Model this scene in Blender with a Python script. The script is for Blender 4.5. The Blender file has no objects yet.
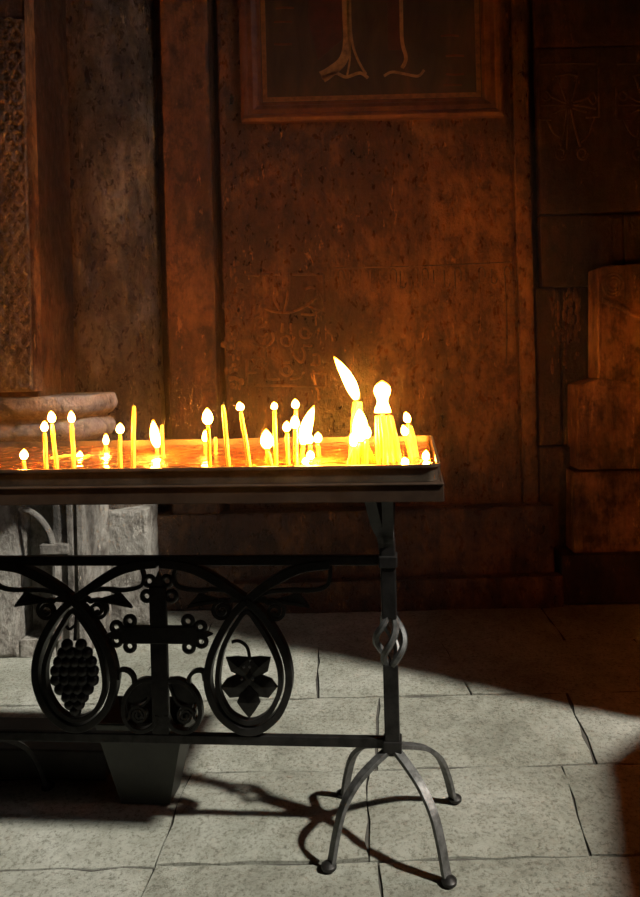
import bpy, bmesh, math, random
from mathutils import Vector, Matrix, noise as MN
C = bpy.context.scene
COL = C.collection
PI = math.pi
random.seed(7)
# ------------------------------------------------------------------ camera model
F, CX, CY, ROLL, H = 686.0, 357.0, 360.0, 0.025, 1.053
def uv(px, py):
    dx, dy = px-CX, py-CY
    c, s = math.cos(ROLL), math.sin(ROLL)
    return (dx*c - dy*s, dy*c + dx*s)
def P(px, py, D):                       # a point of the place at distance D in front of the camera
    u, v = uv(px, py)
    return Vector((u/F*D, D, H - v/F*D))
def fl(px, py):                         # the floor point seen there
    u, v = uv(px, py); D = H*F/v
    return Vector((u/F*D, D, 0))
TH = math.atan(54/686)
EX = Vector((math.cos(TH), -math.sin(TH), 0)); NY = Vector((math.sin(TH), math.cos(TH), 0))
POLE = Vector((0.057, 1.504, 0)); HALF = 0.5
ORG = POLE - EX*HALF
def L(px, py, ly=0.0):                  # stand coordinates of what is seen there in the stand's plane ly
    u, v = uv(px, py)
    d = Vector((u/F, 1, -v/F)); o = Vector((0, 0, H))
    t = (ly + ORG.dot(NY)) / d.dot(NY)
    p = o + d*t
    return Vector(((p-ORG).dot(EX), ly, p.z))

# ------------------------------------------------------------------ helpers
def tag(o, label=None, cat=None, group=None, kind=None):
    if label: o['label'] = label
    if cat: o['category'] = cat
    if group: o['group'] = group
    if kind: o['kind'] = kind
    return o
def empty(name, loc, label, cat, rz=0, group=None):
    o = bpy.data.objects.new(name, None); COL.objects.link(o)
    o.location = loc; o.rotation_euler = (0, 0, rz); o.empty_display_size = .05
    return tag(o, label, cat, group)
def obj(name, bm, m, parent=None, bevel=0, seg=2, smooth=None, subd=0):
    bmesh.ops.recalc_face_normals(bm, faces=bm.faces)
    me = bpy.data.meshes.new(name); bm.to_mesh(me); bm.free()
    o = bpy.data.objects.new(name, me); COL.objects.link(o)
    me.materials.append(m)
    if parent: o.parent = parent
    if bevel:
        b = o.modifiers.new('bevel', 'BEVEL'); b.width = bevel; b.segments = seg; b.limit_method = 'ANGLE'; b.angle_limit = .7
    if subd:
        s = o.modifiers.new('subd', 'SUBSURF'); s.levels = subd; s.render_levels = subd
    if smooth is not None:
        for p in me.polygons: p.use_smooth = True
        try: me.set_sharp_from_angle(angle=smooth)
        except Exception: pass
    return o
def struct(name, bm, m, **k):
    o = obj(name, bm, m, **k); o['kind'] = 'structure'; return o
def box(bm, x0, x1, y0, y1, z0, z1):
    r = bmesh.ops.create_cube(bm, size=1)
    for v in r['verts']:
        v.co = Vector(((x0+x1)/2+v.co.x*(x1-x0), (y0+y1)/2+v.co.y*(y1-y0), (z0+z1)/2+v.co.z*(z1-z0)))
    return r['verts']
def prism(bm, pts, ext):                # closed outline extruded along a vector
    a = [bm.verts.new(Vector(p)) for p in pts]
    b = [bm.verts.new(Vector(p)+Vector(ext)) for p in pts]
    n = len(a)
    bm.faces.new(a); bm.faces.new(b[::-1])
    for i in range(n):
        j = (i+1) % n; bm.faces.new((a[i], a[j], b[j], b[i]))
def smooth(pts, n=6, closed=False):     # Catmull-Rom through the points
    pts = [Vector(p) for p in pts]; out = []; N = len(pts)
    rng = range(N if closed else N-1)
    for i in rng:
        if closed: p0, p1, p2, p3 = pts[i-1], pts[i], pts[(i+1) % N], pts[(i+2) % N]
        else: p0, p1, p2, p3 = pts[max(i-1, 0)], pts[i], pts[i+1], pts[min(i+2, N-1)]
        for k in range(n):
            t = k/n
            out.append(.5*((2*p1)+(p2-p0)*t+(2*p0-5*p1+4*p2-p3)*t*t+(3*p1-p0-3*p2+p3)*t**3))
    if not closed: out.append(pts[-1])
    return out
def sweep(bm, pts, prof, closed=False, N=None, cap=True):
    # prof(i, f) -> list of (a, b) offsets; a along the side, b along N (fixed normal) or a computed frame
    n = len(pts); rings = []; up = None
    for i, p in enumerate(pts):
        if closed: T = (pts[(i+1) % n]-pts[i-1])
        else: T = (pts[min(i+1, n-1)]-pts[max(i-1, 0)])
        T = T.normalized() if T.length > 1e-9 else Vector((0, 0, 1))
        if N is not None:
            B = N; S = B.cross(T)
            S = S.normalized() if S.length > 1e-6 else Vector((1, 0, 0))
        else:
            if up is None:
                up = Vector((0, 0, 1)) if abs(T.z) < .9 else Vector((1, 0, 0))
            S = T.cross(up).normalized(); B = S.cross(T).normalized(); up = B
        rings.append([bm.verts.new(p+S*a+B*b) for a, b in prof(i, i/max(n-1, 1))])
    m = len(rings[0])
    for i in range(n if closed else n-1):
        r0, r1 = rings[i], rings[(i+1) % n]
        for k in range(m):
            bm.faces.new((r0[k], r0[(k+1) % m], r1[(k+1) % m], r1[k]))
    if not closed and cap:
        bm.faces.new(rings[0][::-1]); bm.faces.new(rings[-1])
def circ(r, k=8): return [(r*math.cos(2*PI*i/k), r*math.sin(2*PI*i/k)) for i in range(k)]
def tube(bm, pts, r, k=8, closed=False):
    pts = [Vector(p) for p in pts]
    sweep(bm, pts, (lambda i, f: circ(r(f) if callable(r) else r, k)), closed)
def strap(bm, pts, w, d, N, closed=False):   # flat bar; w across in the plane, d along the normal N
    def pr(i, f):
        ww = w(f) if callable(w) else w
        return [(-ww/2, -d/2), (ww/2, -d/2), (ww/2, d/2), (-ww/2, d/2)]
    sweep(bm, [Vector(p) for p in pts], pr, closed, N)
def lathe(bm, prof, cx, cy, k=32, a0=0, a1=2*PI, sx=1, sy=1):
    full = abs(a1-a0-2*PI) < 1e-6; n = k if full else k+1; rings = []
    for r, z in prof:
        rings.append([bm.verts.new((cx+sx*r*math.cos(a0+(a1-a0)*i/k), cy+sy*r*math.sin(a0+(a1-a0)*i/k), z)) for i in range(n)])
    for a, b in zip(rings, rings[1:]):
        for i in range(k):
            j = (i+1) % n; bm.faces.new((a[i], a[j], b[j], b[i]))
    if full:
        bm.faces.new(rings[0][::-1]); bm.faces.new(rings[-1])
def blob(bm, c, r, sx=1, sy=1, sz=1, u=10, v=7):
    top = bm.verts.new((c[0], c[1], c[2]+r*sz)); bot = bm.verts.new((c[0], c[1], c[2]-r*sz)); rows_ = []
    for j in range(1, v):
        a = PI*j/v
        rows_.append([bm.verts.new((c[0]+r*sx*math.sin(a)*math.cos(2*PI*i/u), c[1]+r*sy*math.sin(a)*math.sin(2*PI*i/u), c[2]+r*sz*math.cos(a))) for i in range(u)])
    for i in range(u):
        k = (i+1) % u
        bm.faces.new((top, rows_[0][i], rows_[0][k])); bm.faces.new((bot, rows_[-1][k], rows_[-1][i]))
        for p, q in zip(rows_, rows_[1:]): bm.faces.new((p[i], q[i], q[k], p[k]))
def B(): return bmesh.new()
def worn(p, amp):                       # depth of wear at a point of a stone face
    a = MN.fractal(Vector((p[0]*5, p[1]*5, p[2]*3)), .9, 2.1, 3)*.55
    b = MN.fractal(Vector((p[0]*26+9, p[1]*26, p[2]*17)), .8, 2.2, 3)*.5
    c = MN.noise(Vector((p[0]*9+3, p[1]*9, p[2]*6)))
    pit = max(0, c-.22)*2.2*max(0, MN.noise(Vector((p[0]*55, p[1]*55, p[2]*30)))+.25)
    return amp*(a+b*.8-pit*1.6)
def rbox(bm, x0, x1, y0, y1, z0, z1, amp=.004, step=.014, off=(0, 0, 0), rough=None):
    """a block whose front (toward -Y) and two sides are worn, uneven stone"""
    nx = max(2, int((x1-x0)/step)); nz = max(2, int((z1-z0)/step)); g = []
    ox, oy, oz = off
    for j in range(nz+1):
        row = []
        for i in range(nx+1):
            x = x0+(x1-x0)*i/nx; z = z0+(z1-z0)*j/nz
            d = worn((x+ox, y0+oy, z+oz), amp)
            e = 0
            if i in (0, nx) or j in (0, nz): e = .004+abs(MN.noise(Vector((x*14+ox, z*14+oz, y0))))*.010
            ex = (e*.6 if i == 0 else -e*.6 if i == nx else 0); ez = (-e*.6 if j == nz else 0)
            row.append(bm.verts.new((x+ex, y0-d+e, z+ez)))
        g.append(row)
    for j in range(nz):
        for i in range(nx): bm.faces.new((g[j][i], g[j][i+1], g[j+1][i+1], g[j+1][i]))
    ring = [g[0][i] for i in range(nx+1)]+[g[j][nx] for j in range(1, nz+1)]+[g[nz][i] for i in range(nx-1, -1, -1)]+[g[j][0] for j in range(nz-1, 0, -1)]
    ny = max(1, int((y1-y0)/.04))
    prev = ring
    for k in range(1, ny+1):
        f = k/ny; cur = []
        for v in ring:
            p = v.co; w_ = worn((p.x+ox+3, y0+(y1-y0)*f, p.z+oz), amp*.7) if k < ny else 0
            sx_ = 1 if p.x > (x0+x1)/2 else -1
            cur.append(bm.verts.new((min(max(p.x, x0), x1)+(w_ if abs(p.x-x0) < .02 or abs(p.x-x1) < .02 else 0)*sx_, y0+(y1-y0)*f, p.z)))
        for i in range(len(ring)):
            j = (i+1) % len(ring); bm.faces.new((prev[i], prev[j], cur[j], cur[i]))
        prev = cur
    bm.faces.new(prev)

# ------------------------------------------------------------------ materials
class Mat:
    def __init__(s, name):
        s.m = bpy.data.materials.new(name); s.m.use_nodes = True
        s.t = s.m.node_tree; s.n = s.t.nodes; s.b = s.n['Principled BSDF']; s.o = s.n['Material Output']
        s.tc = s.n.new('ShaderNodeTexCoord')
    def l(s, a, b): s.t.links.new(a, b)
    def mp(s, sc, rot=(0, 0, 0), loc=(0, 0, 0)):
        m = s.n.new('ShaderNodeMapping'); m.inputs['Scale'].default_value = sc; m.inputs['Rotation'].default_value = rot
        m.inputs['Location'].default_value = loc
        s.l(s.tc.outputs['Object'], m.inputs['Vector']); return m.outputs['Vector']
    def noise(s, sc, vec=None, det=6, rough=.6, dist=0):
        n = s.n.new('ShaderNodeTexNoise'); n.inputs['Scale'].default_value = sc; n.inputs['Detail'].default_value = det
        n.inputs['Roughness'].default_value = rough; n.inputs['Distortion'].default_value = dist
        s.l(vec if vec is not None else s.tc.outputs['Object'], n.inputs['Vector']); return n.outputs['Fac']
    def vor(s, sc, vec=None, feat='F1'):
        n = s.n.new('ShaderNodeTexVoronoi'); n.inputs['Scale'].default_value = sc; n.feature = feat
        s.l(vec if vec is not None else s.tc.outputs['Object'], n.inputs['Vector']); return n.outputs['Distance']
    def ramp(s, fac, stops):
        r = s.n.new('ShaderNodeValToRGB'); e = r.color_ramp.elements
        while len(e) < len(stops): e.new(.5)
        for q, (p, c) in zip(e, stops):
            q.position = p; q.color = (*c, 1) if len(c) == 3 else c
        s.l(fac, r.inputs['Fac']); return r.outputs['Color']
    def mix(s, fac, a, b, mode='MIX'):
        m = s.n.new('ShaderNodeMix'); m.data_type = 'RGBA'; m.blend_type = mode
        for k, x in ((0, fac), (6, a), (7, b)):
            if isinstance(x, (int, float)): m.inputs[k].default_value = x
            elif isinstance(x, tuple): m.inputs[k].default_value = (*x, 1)
            else: s.l(x, m.inputs[k])
        return m.outputs[2]
    def math(s, op, a, b=None, clamp=False):
        m = s.n.new('ShaderNodeMath'); m.operation = op; m.use_clamp = clamp
        for k, x in ((0, a), (1, b)):
            if x is None: continue
            if isinstance(x, (int, float)): m.inputs[k].default_value = x
            else: s.l(x, m.inputs[k])
        return m.outputs[0]
    def col(s, c):
        if isinstance(c, tuple): s.b.inputs['Base Color'].default_value = (*c, 1)
        else: s.l(c, s.b.inputs['Base Color'])
    def rough(s, c):
        if isinstance(c, (int, float)): s.b.inputs['Roughness'].default_value = c
        else: s.l(c, s.b.inputs['Roughness'])
    def bump(s, hs):
        prev = None
        for h, st, d in hs:
            b = s.n.new('ShaderNodeBump'); b.inputs['Strength'].default_value = st; b.inputs['Distance'].default_value = d
            s.l(h, b.inputs['Height'])
            if prev: s.l(prev, b.inputs['Normal'])
            prev = b.outputs['Normal']
        s.l(prev, s.b.inputs['Normal'])

def stone(name, dark, mid, light, rough=.5, seed=0, stain=.5, bump=1.0, spec=.5):
    m = Mat(name)
    big = m.noise(2.6, m.mp((1, 1, .6), loc=(seed, seed*2, seed)), 10, .7, .25)
    streak = m.noise(1.0, m.mp((15, 15, 1.8), loc=(seed, 0, seed)), 10, .75, .3)
    fine = m.noise(75, None, 8, .7)
    med = m.noise(15, m.mp((1, 1, .7), loc=(0, seed, 0)), 9, .75, .15)
    lump = m.noise(34, m.mp((1, 1, .6), loc=(seed, seed, 0)), 6, .7, .2)
    c = m.ramp(big, [(.36, tuple(q*.6 for q in dark)), (.47, dark), (.54, mid), (.66, light)])
    c = m.mix(1.0, c, m.ramp(streak, [(.40, (1-stain,)*3), (.55, (1, 1, 1))]), 'MULTIPLY')
    c = m.mix(.85, c, m.ramp(med, [(.40, (.22, .18, .16)), (.50, (.8, .78, .76)), (.58, (1.0, 1.0, 1.0))]), 'MULTIPLY')
    chips = m.ramp(m.noise(14, m.mp((1.5, 1.5, .5), loc=(seed*3, 0, 1)), 10, .8, .3), [(.60, (0, 0, 0)), (.64, (1, 1, 1))])
    c = m.mix(m.math('MULTIPLY', chips, .7), c, tuple(min(1, q*1.8) for q in light))
    m.col(c)
    m.rough(m.ramp(lump, [(.35, (rough-.14,)*3), (.65, (rough+.12,)*3)])); m.b.inputs['Specular IOR Level'].default_value = spec
    m.bump([(big, .6*bump, .05), (streak, .5*bump, .02), (med, .9*bump, .03), (lump, .9*bump, .012), (fine, .6*bump, .004), (chips, .6*bump, .006)])
    return m.m
M = {}
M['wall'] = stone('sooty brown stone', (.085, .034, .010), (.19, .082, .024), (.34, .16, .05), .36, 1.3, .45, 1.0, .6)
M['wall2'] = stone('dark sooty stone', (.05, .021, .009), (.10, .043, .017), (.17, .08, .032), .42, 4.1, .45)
M['pil'] = stone('smooth worn stone', (.07, .03, .011), (.14, .062, .023), (.21, .10, .038), .45, 8.2, .35, .6)
M['column'] = stone('worn column stone', (.10, .075, .055), (.22, .17, .125), (.42, .36, .30), .34, 2.7, .5, 1.5)
M['pale'] = stone('pale greenish stone', (.24, .22, .19), (.34, .32, .28), (.44, .41, .36), .6, 5.5, .3, .8)
M['bare_lit'] = stone('bare tan stone', (.20, .09, .04), (.46, .22, .09), (.66, .36, .17), .45, 3.3, .5, 1.3)  # less sooted block stone; on the slab edge its lightness stands for candlelight
M['slab'] = stone('carved grey stone', (.20, .15, .12), (.30, .235, .19), (.42, .34, .28), .40, 6.2, .3, 1.2)

def floor_mat():
    m = Mat('worn floor stone')
    big = m.noise(1.7, None, 7, .6, .3); med = m.noise(19, None, 9, .75, .15); fine = m.noise(95, None, 10, .8, 0)
    pit = m.vor(60, None)
    c = m.ramp(big, [(.34, (.30, .30, .24)), (.5, (.47, .47, .39)), (.66, (.62, .62, .54))])
    c = m.mix(.7, c, m.ramp(med, [(.35, (.62, .61, .57)), (.55, (1, 1, 1))]), 'MULTIPLY')
    c = m.mix(.9, c, m.ramp(fine, [(.40, (.45, .44, .4)), (.5, (1, 1, 1)), (.66, (1.0, 1.0, 1.0))]), 'MULTIPLY')
    m.col(c); m.rough(.8); m.b.inputs['Specular IOR Level'].default_value = .25
    m.bump([(big, .6, .04), (med, 1.0, .03), (pit, .5, .008), (fine, 1.0, .012)])
    return m.m
M['floor'] = floor_mat()
def plain(name, c, rough, metal=0, c2=None, sc=30, bump=.3, dist=.002, spec=.5):
    m = Mat(name); n = m.noise(sc, None, 6, .65)
    m.col(m.ramp(n, [(.35, c2 or tuple(q*.6 for q in c)), (.6, c)])); m.rough(rough)
    m.b.inputs['Metallic'].default_value = metal; m.b.inputs['Specular IOR Level'].default_value = spec
    m.bump([(n, bump, dist)]); return m.m
M['mortar'] = plain('dark mortar', (.06, .055, .045), .9)
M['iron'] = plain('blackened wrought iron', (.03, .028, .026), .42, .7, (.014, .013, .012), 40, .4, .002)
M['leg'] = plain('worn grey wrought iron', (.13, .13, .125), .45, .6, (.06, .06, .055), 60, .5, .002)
M['tin'] = plain('tarnished tray metal', (.11, .085, .06), .4, .6, (.045, .034, .024), 16, .4, .002)
M['fascia'] = plain('dull brown steel', (.07, .042, .026), .42, .5, (.035, .02, .013), 12, .3, .002)
M['bucket'] = plain('dark grey sheet metal', (.05, .05, .042), .5, .5, (.035, .035, .03), 9, .2, .002)
M['wood'] = plain('near black wood', (.03, .024, .018), .6, 0, (.018, .014, .011), 20, .4, .002)
M['frame'] = plain('dark varnished wood', (.11, .05, .028), .55, 0, (.06, .026, .014), 14, .3, .002, .25)
M['gilt'] = plain('worn gilt', (.20, .11, .04), .45, .3, (.12, .07, .03), 45, .4, .002)
M['gold'] = plain('ochre paint', (.27, .18, .07), .5, 0, (.13, .085, .035), 30, .2, .001)
M['red'] = plain('dull red paint', (.05, .016, .010), .5, 0, (.03, .014, .009), 18, .2, .001)
M['wick'] = plain('burnt wick', (.02, .015, .01), .9)
def canvas():
    m = Mat('darkened painting'); n = m.noise(5, m.mp((2, 1, .7)), 6, .6, .8)
    m.col(m.ramp(n, [(.35, (.018, .014, .010)), (.55, (.035, .026, .015)), (.72, (.06, .035, .018))])); m.rough(.5)
    m.bump([(m.noise(90), .2, .001)]); return m.m
M['canvas'] = canvas()
def wax():
    m = Mat('yellow beeswax'); m.col(m.ramp(m.noise(40), [(.4, (.85, .50, .06)), (.65, (.95, .66, .12))])); m.rough(.35)
    b = m.b; b.inputs['Subsurface Weight'].default_value = .5; b.inputs['Subsurface Radius'].default_value = (.02, .01, .003)
    b.inputs['Subsurface Scale'].default_value = .6; b.inputs['Coat Weight'].default_value = .3
    m.bump([(m.noise(120), .2, .001)]); return m.m
M['wax'] = wax()
def sand():
    m = Mat('wet sand under water'); n = m.noise(60, m.mp((1, 2.5, 1)), 8, .7)
    m.col(m.ramp(n, [(.38, (.07, .013, .001)), (.5, (.20, .045, .003)), (.64, (.50, .14, .010))])); m.rough(.5)
    m.b.inputs['Coat Weight'].default_value = 1; m.b.inputs['Coat Roughness'].default_value = .06
    m.bump([(n, .5, .004)])
    w = m.noise(16, m.mp((1, 2.2, 1)), 3, .5)
    b = m.n.new('ShaderNodeBump'); b.inputs['Strength'].default_value = .25; b.inputs['Distance'].default_value = .004
    m.l(w, b.inputs['Height']); m.l(b.outputs['Normal'], m.b.inputs['Coat Normal']); return m.m
M['sand'] = sand()
FLAME = 720
def flame():
    m = Mat('candle flame'); t = m.t
    e = m.n.new('ShaderNodeEmission'); m.n.remove(m.b)
    sep = m.n.new('ShaderNodeSeparateXYZ'); t.links.new(m.tc.outputs['Generated'], sep.inputs[0])
    r = m.ramp(sep.outputs['Z'], [(0, (1, .25, .02)), (.3, (1, .36, .04)), (.75, (1, .29, .018)), (1, (1, .17, .006))])
    s = m.ramp(sep.outputs['Z'], [(0, (.25,)*3), (.25, (1,)*3), (.7, (.8,)*3), (1, (.06,)*3)])
    t.links.new(r, e.inputs['Color'])
    t.links.new(m.math('MULTIPLY', s, FLAME), e.inputs['Strength'])
    t.links.new(e.outputs[0], m.o.inputs['Surface']); return m.m
M['flame'] = flame()

# ------------------------------------------------------------------ setting: floor
YB = 3.15; XL, XR, YF, ZC = -2.6, 1.6, -2.2, 4.8
bm = B(); box(bm, XL-.2, XR+.2, YF-.2, YB+.2, -.14, -.012)
mort = bm
rows = [  # y0, y1, joints as (x at y0, x at y1)
 (-2.2, -1.35, [(-1.7, -1.7), (-.6, -.55), (.5, .5)]),
 (-1.35, -.3, [(-1.9, -1.9), (-.9, -.9), (.1, .1), (1.0, 1.0)]),
 (-.3, .72, [(-1.5, -1.5), (-.5, -.5), (.7, .7)]),
 (.72, 1.45, [(-1.6, -1.6), (-.50, -.455), (.04, .02), (.86, .86)]),
 (1.45, 1.775, [(-1.35, -1.3), (-.455, -.458), (-.003, 0.0), (.467, .505), (1.2, 1.2)]),
 (1.775, 2.156, [(-1.7, -1.7), (-.9, -.92), (.02, .045), (.595, .63), (1.25, 1.25)]),
 (2.156, 2.55, [(-1.5, -1.5), (-.75, -.75), (-.15, -.17), (.33, .29), (1.0, 1.0)]),
 (2.55, 3.16, [(-1.3, -1.3), (-.62, -.62), (.12, .12), (.75, .75)])]
bm = B()
G = .0035
for y0, y1, js in rows:
    js = [(XL, XL)]+js+[(XR, XR)]
    for (a0, a1), (b0, b1) in zip(js, js[1:]):
        nx = max(3, int((b0-a0)/.06)); ny = max(3, int((y1-y0)/.06))
        dz = random.uniform(-.004, .001); grid = []
        for j in range(ny+1):
            t = j/ny; row = []
            for i in range(nx+1):
                s = i/nx
                xa = a0+(a1-a0)*t+G; xb = b0+(b1-b0)*t-G
                x = xa+(xb-xa)*s; y = y0+G+(y1-y0-2*G)*t
                e = (i in (0, nx)) or (j in (0, ny))
                if e:
                    x += random.uniform(-.005, .005) if i in (0, nx) else 0
                    y += random.uniform(-.005, .005) if j in (0, ny) else 0
                row.append(bm.verts.new((x, y, dz-(.005 if e else 0)+random.uniform(-.0012, .0012))))
            grid.append(row)
        for j in range(ny):
            for i in range(nx): bm.faces.new((grid[j][i], grid[j][i+1], grid[j+1][i+1], grid[j+1][i]))
        edge = [grid[0][i] for i in range(nx+1)]+[grid[j][nx] for j in range(1, ny+1)]+[grid[ny][i] for i in range(nx-1, -1, -1)]+[grid[j][0] for j in range(ny-1, 0, -1)]
        low = [bm.verts.new((v.co.x, v.co.y, -.014)) for v in edge]
        for i in range(len(edge)):
            k = (i+1) % len(edge); bm.faces.new((edge[i], low[i], low[k], edge[k]))
struct('floor', bm, M['floor'], smooth=.6)
struct('trim_1', mort, M['mortar'])
# walls, ceiling
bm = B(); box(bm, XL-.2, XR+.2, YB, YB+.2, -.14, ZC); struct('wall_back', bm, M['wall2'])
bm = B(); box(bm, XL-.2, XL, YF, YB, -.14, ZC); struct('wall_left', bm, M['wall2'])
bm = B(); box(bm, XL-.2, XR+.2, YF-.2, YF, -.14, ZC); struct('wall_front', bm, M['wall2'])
bm = B(); box(bm, XL-.2, XR+.4, YF-.2, YB+.2, ZC, ZC+.2); struct('ceiling', bm, M['wall2'])
# right wall with an opening outlined to shape the sunlit patch (beyond the right edge of the photograph)
OPEN = [(1.59, .93), (1.561, 1.02), (1.573, 2.67), (1.66, 3.3), (1.66, 3.65), (1.5, 4.05), (1.2, 4.35), (.8, 4.45), (.3, 4.25), (-.1, 3.6), (-.1, 1.6), (.76, 1.42), (1.282, 1.245), (1.455, 1.08)]
bm = B()
cy_, cz_ = 1.3, 2.0
outer = [(YB, -.14), (YB, ZC), (YF, ZC), (YF, -.14)]
inn = [(bm.verts.new((XR, y, z)), bm.verts.new((XR+.06, y, z))) for y, z in OPEN]
ov = [(bm.verts.new((XR, y, z)), bm.verts.new((XR+.06, y, z))) for y, z in outer]
edges = []
for s in (0, 1):
    ie = [bm.edges.new((inn[i][s], inn[(i+1) % len(inn)][s])) for i in range(len(inn))]
    oe = [bm.edges.new((ov[i][s], ov[(i+1) % 4][s])) for i in range(4)]
    bmesh.ops.triangle_fill(bm, use_beauty=True, use_dissolve=False, edges=ie+oe)
for i in range(len(inn)):
    j = (i+1) % len(inn); bm.faces.new((inn[i][0], inn[j][0], inn[j][1], inn[i][1]))
struct('wall_right', bm, M['wall2'])

# main stone panel and plinth
def fx(px, py, D): return P(px, py, D).x
def fz(px, py, D): return P(px, py, D).z
DP = 3.02
xa, xb, xg = fx(222, 250, DP), fx(533, 250, DP), fx(516, 250, DP)
zb = fz(400, 506, DP)
bm = B(); rbox(bm, xa, xg-.005, DP, YB, zb, 3.0, .0045); box(bm, xg-.006, xg+.006, DP+.02, YB, zb, 3.0)
rbox(bm, xg+.005, xb, DP-.006, YB, zb, 3.0, .003); box(bm, xa, xb, DP, YB, 3.0, ZC)
struct('trim_2', bm, M['wall'], smooth=.7)
# left pilaster
x0, x1 = fx(164, 220, 2.95), fx(213, 220, 2.95)
bm = B(); rbox(bm, x0, x1, 2.95, YB, .3, 3.0, .002); box(bm, x0, x1, 2.95, YB, 3.0, ZC); struct('trim_3', bm, M['pil'], smooth=.7)
# plinth course and step
bm = B()
xp = fx(555, 545, 2.93)
rbox(bm, -1.05, xp, 2.93, YB, .0, zb+.005, .004)
struct('trim_4', bm, M['wall'], smooth=.7)
bm = B(); rbox(bm, -.55, fx(565, 600, 2.87), 2.87, 2.931, -.005, fz(400, 580, 2.87), .004); struct('trim_5', bm, M['wall'], smooth=.7)
# right wall courses
bm = B()
D = 3.09; X0 = fx(538, 150, D)
z45, z213, z287 = fz(590, 45, D), fz(590, 213, D), fz(570, 287, D)
rbox(bm, X0, XR, D+.015, YB, z45+.004, 3.0); box(bm, X0, XR, D+.015, YB, 3.0, ZC)
rbox(bm, X0, XR, D-.0, YB, z213+.004, z45-.004)
rbox(bm, X0, fx(624, 240, D)-.003, D-.012, YB, z287+.004, z213-.006)
rbox(bm, fx(624, 240, D)+.003, XR, D-.004, YB, z287+.004, z213-.006)
D2_ = 3.05
rbox(bm, fx(537, 350, D2_), fx(562, 380, D2_), D2_, YB, fz(560, 445, D2_), z287-.004)
rbox(bm, fx(562, 350, D2_)+.002, XR, D2_+.02, YB, fz(560, 445, D2_), z287-.004)
rbox(bm, fx(539, 500, D2_), fx(572, 500, D2_), D2_-.02, YB, .0, fz(560, 445, D2_)-.004)
rbox(bm, fx(572, 500, D2_), XR, D2_+.01, YB, .0, fz(560, 445, D2_)-.004)
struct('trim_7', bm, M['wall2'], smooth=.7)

# ------------------------------------------------------------------ relief crosses on the right wall
def relief(name, label, strokes, D, r, mat, cat='carving', group=None):
    c = P(*strokes[0][0], D)
    e = empty(name, (c.x, D, c.z), label, cat, group=group)
    bm = B()
    for s in strokes:
        if cat == 'inscription' and bm.verts: obj('letter_stroke', bm, mat, e, smooth=1.2); bm = B()
        rr = r
        pts = smooth([P(a, b, D-.003)-e.location for a, b in s], 5) if len(s) > 2 else [P(a, b, D-.003)-e.location for a, b in s]
        tube(bm, pts, rr, 6)
    obj('letter_stroke' if cat == 'inscription' else 'relief', bm, mat, e, smooth=1.2)
    return e
def wc(x, y, dx=0): return (530+x/5.82+dx, 60+y/5.82)
def crossstrokes(dx):
    w = lambda x, y: wc(x, y, dx)
    s = [[w(165, 100), w(185, 165), w(212, 240)], [w(280, 95), w(265, 170), w(245, 240)], [w(150, 95), w(215, 80), w(285, 95)],
         [w(130, 310), w(170, 295), w(212, 275)], [w(65, 262), w(140, 262), w(210, 262)], [w(120, 210), w(170, 235), w(212, 250)],
         [w(250, 280), w(290, 293), w(330, 305)], [w(255, 262), w(320, 270), w(385, 285)], [w(250, 245), w(300, 235), w(345, 215)],
         [w(215, 285), w(205, 390), w(180, 500)], [w(238, 285), w(262, 400), w(292, 505)], [w(228, 290), w(222, 400), w(215, 520)],
         [w(375, 340), w(345, 430), w(300, 480)], [w(100, 350), w(135, 420), w(175, 450)],
         [w(58, 24), w(225, 18), w(397, 20)], [w(400, 20), w(402, 330)], [w(402, 330), w(325, 335)], [w(55, 160), w(55, 345)], [w(55, 345), w(130, 348)],
         [w(65, 215), w(90, 180), w(120, 210), w(95, 235), w(65, 215)], [w(340, 215), w(370, 190), w(388, 235), w(365, 255), w(340, 215)]]
    for cx in (180, 305):
        sp = [w(cx+math.cos(a)*(34-a*2.2), 545+math.sin(a)*(38-a*2.2)) for a in [i*.6 for i in range(14)]]
        s.append(sp)
    return s
relief('carved_cross', 'shallow carved flared cross in a square, upper right wall, wholly in view', crossstrokes(0), 3.09, .0045, M['wall2'])
relief('carved_cross', 'shallow carved cross cut off by the right edge of the photo', crossstrokes(77), 3.09, .0045, M['wall2'])
# square carved panel on the main wall
def kp(x, y): return (230+x/5.333, 250+y/5.333)
ks = [[kp(85, 720), kp(510, 728)], [kp(515, 655), kp(515, 730)], [kp(440, 655), kp(515, 658)], [kp(90, 655), kp(140, 655)], [kp(90, 580), kp(90, 720)],
      [kp(180, 130), kp(265, 130)], [kp(310, 130), kp(310, 190), kp(270, 210)], [kp(310, 130), kp(500, 128)], [kp(500, 128), kp(502, 330)], [kp(80, 130), kp(160, 135)],
      [kp(180, 310), kp(240, 330), kp(330, 330), kp(420, 290)], [kp(240, 200), kp(235, 260), kp(265, 320)], [kp(310, 200), kp(305, 260), kp(290, 330)],
      [kp(400, 210), kp(440, 200), kp(470, 240), kp(440, 270), kp(400, 300)], [kp(455, 200), kp(495, 260), kp(495, 320), kp(420, 300)],
      [kp(120, 500), kp(190, 515), kp(230, 480), kp(225, 440)], [kp(190, 540), kp(195, 590)], [kp(200, 660), kp(210, 688), kp(265, 688)],
      [kp(320, 688), kp(375, 680), kp(395, 650)], [kp(330, 520), kp(340, 560), kp(380, 600), kp(400, 560), kp(385, 520)], [kp(270, 605), kp(320, 600)],
      [kp(240, 520), kp(225, 570), kp(250, 590)], [kp(390, 510), kp(440, 512)], [kp(280, 390), kp(275, 440)], [kp(325, 390), kp(325, 450)],
      [kp(150, 450), kp(180, 460), kp(200, 445)], [kp(440, 560), kp(470, 560), kp(475, 610), kp(430, 610)], [kp(120, 580), kp(135, 610), kp(120, 640)],
      [kp(380, 340), kp(440, 345), kp(480, 320)], [kp(130, 230), kp(150, 270), kp(135, 310)]]
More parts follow.
